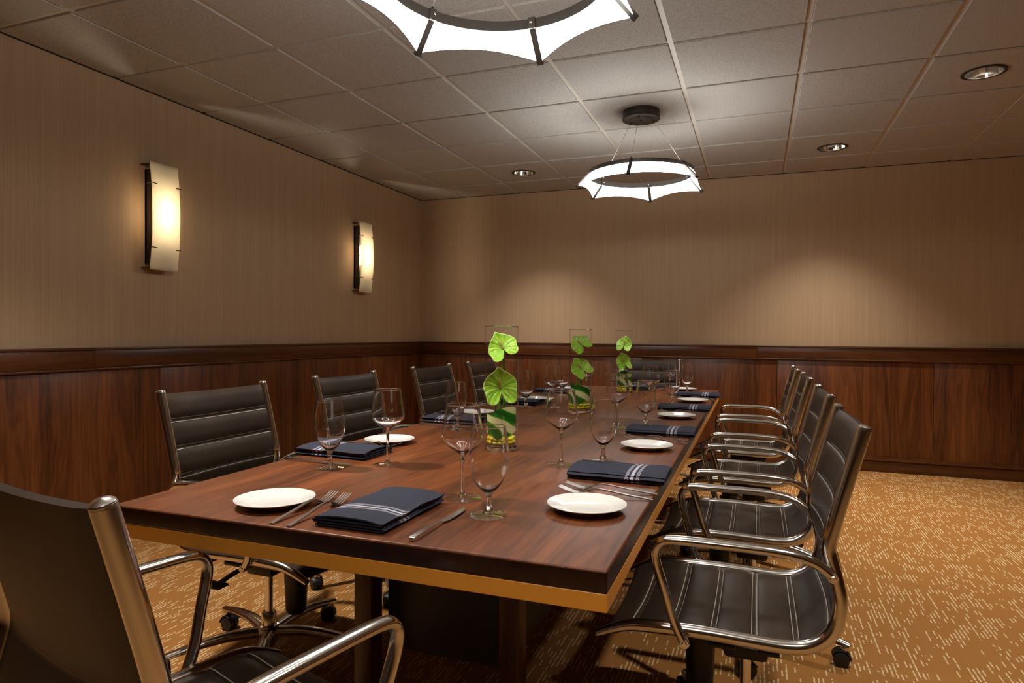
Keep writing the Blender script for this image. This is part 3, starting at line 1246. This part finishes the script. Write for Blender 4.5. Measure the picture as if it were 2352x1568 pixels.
def strip(profile, widths, thick):
    """bar along +Y from (y, z) profile with half widths"""
    V, Fc = [], []
    n = len(profile)
    for i, (y, z) in enumerate(profile):
        w = widths[i]
        t = thick[i] if isinstance(thick, list) else thick
        V += [(-w, y, z - t), (w, y, z - t), (w * .92, y, z + t), (-w * .92, y, z + t)]
    for i in range(n - 1):
        for k_ in range(4):
            k2 = (k_ + 1) % 4
            Fc.append((i * 4 + k_, i * 4 + k2, (i + 1) * 4 + k2, (i + 1) * 4 + k_))
    Fc.append((3, 2, 1, 0))
    Fc.append(tuple((n - 1) * 4 + k_ for k_ in range(4)))
    return V, Fc


def proto_fork():
    prof = [(-.100, .0022), (-.098, .0026), (-.04, .0095), (.000, .0155), (.020, .0175), (.034, .0150), (.044, .0090), (.052, .0050), (.060, .0032)]
    wid = [.0046, .0050, .0042, .0032, .0030, .0034, .0080, .0110, .0120]
    prof = [(y * 1.12, z) for y, z in prof]
    V, Fc = strip(prof, wid, .0013)
    h = mesh_obj('fork', V, Fc, 'steel', sharp=40)
    VV, FF = [], []
    for k_ in range(4):
        x = -.0099 + k_ * .0066
        V, Fc = strip([(.0590, .0032), (.070, .0050), (.084, .0092), (.100, .0150), (.1035, .0162)], [.0024, .0021, .0019, .0015, .0007], .0010)
        o = len(VV)
        VV += [(a + x, b * 1.12, c) for a, b, c in V]
        FF += [tuple(i + o for i in f) for f in Fc]
    mesh_obj('tines', VV, FF, 'steel', h, sharp=40)
    return h


def proto_knife():
    V, Fc = strip([(-.118, .0040), (-.116, .0046), (-.06, .0050), (-.012, .0048), (.000, .0044)], [.0058, .0064, .0062, .0052, .0046], [.0030, .0040, .0042, .0036, .0032])
    h = mesh_obj('table_knife', V, Fc, 'steel', sharp=40)
    prof = [(-.004, 0.0), (.010, .0), (.014, .0), (.05, .0), (.09, .0), (.108, .0), (.116, .0)]
    left = [-.0046, -.0046, -.0046, -.0042, -.0036, -.0026, -.0015]
    right = [.0046, .0050, .0095, .0100, .0092, .0055, -.0005]
    V, Fc = [], []
    for (y, _), a, b in zip(prof, left, right):
        V += [(a, y, .0032), (b, y, .0040), (b, y, .0046), (a, y, .0056)]
    n = len(prof)
    for i in range(n - 1):
        for k_ in range(4):
            k2 = (k_ + 1) % 4
            Fc.append((i * 4 + k_, i * 4 + k2, (i + 1) * 4 + k2, (i + 1) * 4 + k_))
    Fc += [(3, 2, 1, 0), tuple((n - 1) * 4 + k_ for k_ in range(4))]
    mesh_obj('blade', V, Fc, 'steel', h, sharp=40)
    return h


def proto_napkin():
    """cloth folded over itself: layered ribbon in cross-section, swept along its length"""
    W, HL = .078, .128
    layers = [(.0035, .0035), (.0095, .0092), (.0158, .0152), (.0245, .0222)]
    cl = []
    ns = 9
    for li in range(4):
        xs = [-W + 2 * W * i / ns for i in range(ns + 1)]
        if li % 2 == 1:
            xs = xs[::-1]
        for i, x in enumerate(xs):
            u = x / W
            z = layers[li][0] - (layers[li][0] - layers[li][1]) * (u * u)
            if li == 3:
                z -= .004 * max(0, abs(u) - .55) / .45
            cl.append(Vector((x * (.97 if li == 3 else 1), 0, z)))
        if li < 3:
            x = W if li % 2 == 0 else -W
            zm = (layers[li][0] + layers[li + 1][0]) / 2
            cl.append(Vector((x + (.0045 if x > 0 else -.0045), 0, zm)))
    ht = .0016
    outer, inner_ = [], []
    n = len(cl)
    for i, p in enumerate(cl):
        t = (cl[min(i + 1, n - 1)] - cl[max(i - 1, 0)]).normalized()
        nr = Vector((-t.z, 0, t.x))
        outer.append(p + nr * ht)
        inner_.append(p - nr * ht)
    loop = outer + inner_[::-1]
    m_ = len(loop)
    V, Fc = [], []
    ny = 12
    for j in range(ny + 1):
        y = -HL + 2 * HL * j / ny
        lift = .0012 * math.sin(j * 1.1)
        for p in loop:
            f = min(1, max(0, p.z / .022))
            V.append((p.x + .0015 * math.sin(j * .7) * f, y - .004 * f * (1 if j == 0 else 0), p.z + lift * f + .0002))
    for j in range(ny):
        for i in range(m_):
            i2 = (i + 1) % m_
            Fc.append((j * m_ + i, j * m_ + i2, (j + 1) * m_ + i2, (j + 1) * m_ + i))
    # end caps as strips between outer and inner
    for j in (0, ny):
        for i in range(n - 1):
            a, b_ = j * m_ + i, j * m_ + i + 1
            c_, d_ = j * m_ + (m_ - 2 - i), j * m_ + (m_ - 1 - i)
            Fc.append((a, b_, c_, d_))
    return mesh_obj('napkin', V, Fc, 'napkin', sharp=50)


PG, PW, PP, PF, PK, PN = proto_goblet(), proto_wine(), proto_plate(), proto_fork(), proto_knife(), proto_napkin()
_used = set()


def put(p, x, y, rz, label, cat, group, z=TH):
    o = p if p.name not in _used else copy_tree(p)
    _used.add(p.name)
    o.location = (x, y, z + .0003)
    o.rotation_euler = (0, 0, rz)
    tag(o, label, cat, group)
    return o


def rel(cx, cy, ang, r, f):
    """point right r and forward f of a place whose diner faces angle ang (0 = +Y)"""
    return cx + r * math.cos(ang) - f * math.sin(ang), cy + r * math.sin(ang) + f * math.cos(ang)


def setting(cx, cy, ang, where, plate=(-.365, 0), forks=((-.235, -.02), (-.180, -.02)), knife=(.118, .01), wine=(.08, .19), goblet=(.19, .09), fang=0.0, kang=0.0, nang=0.0, fork_len=None):
    a = math.radians(ang)
    px, py = rel(cx, cy, a, *plate)
    put(PP, px, py, 0, 'round white bread plate ' + where, 'plate', 'white bread plates')
    for k_, f in enumerate(forks):
        x, y = rel(cx, cy, a, *f)
        put(PF, x, y, a + fang + k_ * .03, ('outer steel fork beside the plate ' if k_ == 0 else 'inner steel fork beside the napkin ') + where, 'fork', 'steel forks')
    put(PN, cx, cy, a + nang, 'folded navy napkin with grey stripes ' + where, 'napkin', 'folded navy napkins')
    x, y = rel(cx, cy, a, *knife)
    put(PK, x, y, a + kang, 'steel table knife ' + where, 'knife', 'steel table knives')
    x, y = rel(cx, cy, a, *wine)
    put(PW, x, y, 0, 'empty long stemmed wine glass ' + where, 'wine glass', 'wine glasses')
    x, y = rel(cx, cy, a, *goblet)
    put(PG, x, y, .3, 'empty short stemmed water goblet ' + where, 'goblet', 'water goblets')


# near head of the table: every piece placed where the photograph shows it
setting(-.752, 1.208, 0, 'at the near end of the table', plate=(-.262, -.030), forks=((-.170, -.042), (-.128, -.046)), knife=(.152, -.025), wine=(.106, .178), goblet=(.219, .067), fang=.05, kang=.0)
# right side
R_SET = dict(plate=(-.370, .0), forks=((-.235, -.012), (-.182, -.015)), knife=(.115, .01), wine=(.078, .190), goblet=(.184, .088))
setting(-.349, 1.768, 90, 'at the nearest right hand place', **R_SET)
setting(-.349, 2.600, 90, 'at the second right hand place', **dict(R_SET, goblet=(.205, .096), wine=(.071, .19)))
setting(-.349, 3.475, 90, 'at the third right hand place', **dict(R_SET, goblet=(.212, .09)))
setting(-.345, 4.245, 90, 'at the farthest right hand place', **dict(R_SET, goblet=(.225, .09)))
# left side
L_SET = dict(plate=(-.225, .03), forks=((-.150, .0), (-.112, .0)), knife=(.158, .02), wine=(.110, .228), goblet=(.210, .098))
setting(-1.242, 1.765, -90, 'at the nearest left hand place', **L_SET)
setting(-1.235, 2.585, -90, 'at the second left hand place', **dict(L_SET, plate=(-.265, -.02)))
setting(-1.240, 3.400, -90, 'at the third left hand place', **dict(L_SET, goblet=(.165, .098), plate=(-.18, .03)))
setting(-1.240, 4.130, -90, 'at the farthest left hand place', **L_SET)
# far head
setting(-.760, 4.655, 180, 'at the far end of the table', plate=(-.285, .0), forks=((-.18, 0), (-.14, 0)), knife=(.13, 0), wine=(.13, .16), goblet=(.22, .08))


# ------------------------------------------------------------------ vases with anthuriums
def spathe_mesh(name, size, parent, cup=.18, ruffle=.05, seed=0):
    """heart-shaped bract, tip towards +Y, notch at origin side"""
    rnd = random.Random(seed)
    ph = rnd.random() * 6
    V, Fc = [], []
    nr, nt = 14, 64
    V.append((0, 0, 0))
    for i in range(1, nr + 1):
        r = i / nr
        for k_ in range(nt):
            th = 2 * math.pi * k_ / nt            # 0 = tip (+Y)
            a = math.atan2(math.sin(th), math.cos(th))
            # heart outline in polar form around the point where the stem meets
            at_ = abs(a) / math.pi
            R = .62 - .16 * at_ + .20 * math.exp(-((abs(a) - 2.45) / .42) ** 2) - .34 * math.exp(-((math.pi - abs(a)) / .20) ** 2) + .12 * math.exp(-(a / .16) ** 2) + .05 * math.exp(-((abs(a) - 1.3) / .5) ** 2)
            x = -R * r * math.sin(a) * size
            y = R * r * math.cos(a) * size
            vein = .012 * math.sin(a * 9 + ph) * math.sin(math.pi * min(1, r)) * (1 - .3 * r)
            z = size * (cup * (r ** 2) * (.6 + .4 * math.cos(2 * a)) + ruffle * r * r * math.sin(3 * a + ph) - vein - .05 * math.exp(-(x / (size * .05)) ** 2) * (1 - r) * 0)
            V.append((x, y, z))
    for k_ in range(nt):
        Fc.append((0, 1 + k_, 1 + (k_ + 1) % nt))
    for i in range(nr - 1):
        for k_ in range(nt):
            k2 = (k_ + 1) % nt
            Fc.append((1 + i * nt + k_, 1 + (i + 1) * nt + k_, 1 + (i + 1) * nt + k2, 1 + i * nt + k2))
    o = mesh_obj(name, V, Fc, 'spathe', parent, sharp=80)
    at_r = o.data.attributes.new('rim_distance', 'FLOAT', 'POINT')
    at_r.data.foreach_set('value', [0.0] + [i / nr for i in range(1, nr + 1) for _ in range(nt)])
    at_a = o.data.attributes.new('vein_angle', 'FLOAT', 'POINT')
    at_a.data.foreach_set('value', [0.0] + [abs(math.atan2(math.sin(2 * math.pi * k_ / nt), math.cos(2 * math.pi * k_ / nt))) for i in range(nr) for k_ in range(nt)])
    md = o.modifiers.new('thickness', 'SOLIDIFY')
    md.thickness = .0012
    return o


def anthurium(base, head, normal, tip_roll, size, label, group, seed, stem_path):
    """stem from base to head; bract faces normal, its tip rolled about the normal from straight up"""
    root = empty('anthurium', base, 0, label, 'flower', group)
    base = Vector(base)
    head = Vector(head)
    n = Vector(normal).normalized()
    upv = Vector((0, 0, 1)) - n * n.z
    upv.normalize()
    side = upv.cross(n)
    yv = upv * math.cos(tip_roll) + side * math.sin(tip_roll)
    xv = yv.cross(n)
    rot = Matrix((xv, yv, n)).transposed().to_4x4()
    rot.translation = head - base
    sp = spathe_mesh('spathe', size, root, seed=seed)
    sp.matrix_local = rot
    # spadix leaning towards the tip
    pts = [Vector((0, 0, .002)), Vector((0, size * .12, .008)), Vector((0, size * .26, .013)), Vector((0, size * .36, .014))]
    V, Fc = sweep(catmull(pts, 3), [(.0042, .0042)] * 3 + [(.0038, .0038)] * 4 + [(.003, .003)] * 2 + [(.0012, .0012)], 10)
    d = mesh_obj('spadix', V, Fc, 'spadix', root)
    d.matrix_local = rot.copy()
    pth = [Vector(p) - base for p in stem_path] + [head - base - n * .001]
    V, Fc = sweep(catmull(pth, 5), 0.0036, 10)
    mesh_obj('stem', V, Fc, 'stem_green', root)
    return root


V, Fc = [], []
pm = bmesh.new()
bmesh.ops.create_icosphere(pm, subdivisions=2, radius=1)
for v in pm.verts:
    v.co = Vector((v.co.x * .0125, v.co.y * .0095, v.co.z * .0070))
peb = [None, None]
for k_, mt in enumerate(('yellow', 'lime_pebble')):
    me = bpy.data.meshes.new('pebble')
    pm.to_mesh(me)
    me.materials.append(MAT[mt])
    me.polygons.foreach_set('use_smooth', [True] * len(me.polygons))
    peb[k_] = me
pm.free()


def vase(x, y, which, short, seed, flowers):
    root = empty('cylinder_vase', (x, y, TH + .0004), 0, 'tall clear glass cylinder vase holding green anthuriums, ' + which, 'vase', 'cylinder vases on the table')
    r, h = .0575, .412
    V, Fc = lathe([(r, .018), (r, h)], 56)
    mesh_obj('glass_wall', V, Fc, 'vase_glass', root, sharp=60)
    V, Fc = sweep([Vector(((r - .0015) * math.cos(a_ * math.pi / 28), (r - .0015) * math.sin(a_ * math.pi / 28), h)) for a_ in range(57)], .0017, 8, Vector((0, 0, 1)), cap=False)
    mesh_obj('rim', V, Fc, 'solid_glass', root)
    V, Fc = lathe([(.0001, .0), (r - .003, .0), (r, .004), (r, .0178), (.0001, .0178)], 48)
    mesh_obj('glass_base', V, Fc, 'solid_glass', root, sharp=60)
    V, Fc = lathe([(r - .0035, .019), (r - .0035, .300), (.0001, .300)], 48)
    w = mesh_obj('water', V, Fc, 'water')
    w.location = (x, y, TH + .0004)
    tag(w, 'clear water filling most of the glass vase, ' + which, 'water')
    rnd = random.Random(seed)
    # pebbles in two layers
    cnt = 0
    spots = []
    for layer in range(3):
        for ring_, num in ((.0, 1), (.021, 6), (.0405, 11)):
            if layer == 2 and ring_ > .03:
                continue
            for k_ in range(num):
                th = 2 * math.pi * (k_ + .5 * layer) / num + rnd.random() * .2
                spots.append((ring_ * math.cos(th), ring_ * math.sin(th), .0265 + layer * .0122, th))
    for px, py, pz, th in spots:
        o = bpy.data.objects.new('pebble', peb[1 if rnd.random() < .35 else 0])
        col.objects.link(o)
        o.location = (x + px, y + py, TH + pz)
        o.rotation_euler = (rnd.uniform(-.25, .25), rnd.uniform(-.25, .25), th + math.pi / 2 + rnd.uniform(-.3, .3))
        tag(o, 'yellow polished pebble in the bottom of the ' + short + ' vase', 'pebble', 'pebbles in the ' + short + ' vase')
    # broad leaf curled round the inside of the glass
    V, Fc = [], []
    nt, nz = 64, 6
    for i in range(nt + 1):
        u = i / nt
        th = -2.2 + u * 7.4
        rr_ = r - .0065 - .0035 * u
        zlo = .048 + .012 * math.sin(th * 1.5 + seed) + .012 * u
        zhi = .128 + .020 * math.sin(th * 1.0 + seed * 2.0)
        taper = min(1, (1 - u) / .16, .25 + u / .1)
        mid = (zlo + zhi) / 2
        for j in range(nz + 1):
            z = mid + (zlo + (zhi - zlo) * j / nz - mid) * taper
            V.append((rr_ * math.cos(th), rr_ * math.sin(th), z))
    for i in range(nt):
        for j in range(nz):
            q = i * (nz + 1) + j
            Fc.append((q, q + 1, q + nz + 2, q + nz + 1))
    lf = mesh_obj('variegated_leaf', V, Fc, 'variegated', sharp=80)
    lf.location = (x, y, TH)
    tag(lf, 'green and cream variegated leaf curled inside the ' + short + ' vase', 'leaf', 'curled leaves in the vases')
    for k_, (hx, hz, nx_, ny_, nz_, roll, size, bx, by) in enumerate(flowers):
        # hx: sideways offset across the picture, hz: height above the table
        side = Vector((math.cos(YAW), math.sin(YAW), 0))
        back = Vector((-math.sin(YAW), math.cos(YAW), 0))
        head = Vector((x, y, TH + hz)) + side * hx
        base = Vector((x, y, TH + .062)) + side * bx + back * by
        nrm = side * nx_ - back * ny_ + Vector((0, 0, nz_))
        mid = base.lerp(head, .55) + back * .012
        anthurium(base, head, nrm, roll, size, ('upper green anthurium in the vase, ' if k_ == 0 else 'lower green anthurium in the vase, ') + which, 'green anthuriums in the vases', seed * 3 + k_, [base, mid])
    return root


vase(-.806, 2.035, 'nearest one in front of the wall corner', 'nearest', 1,
     [(.006, .338, -.30, .8, .55, -.60, .088, .012, .012), (-.003, .205, .10, 1.0, .10, -.12, .098, -.010, -.004)])
vase(-.826, 3.155, 'middle one', 'middle', 2,
     [(.004, .335, -.25, .8, .5, -.75, .084, -.022, .0), (.006, .215, .0, .9, .4, -.65, .086, .0, .01)])
vase(-.806, 4.19, 'farthest one', 'farthest', 3,
     [(.0, .318, -.2, .8, .5, .15, .086, .004, .01), (-.004, .205, .25, .9, .3, -.2, .090, .0, .0)])
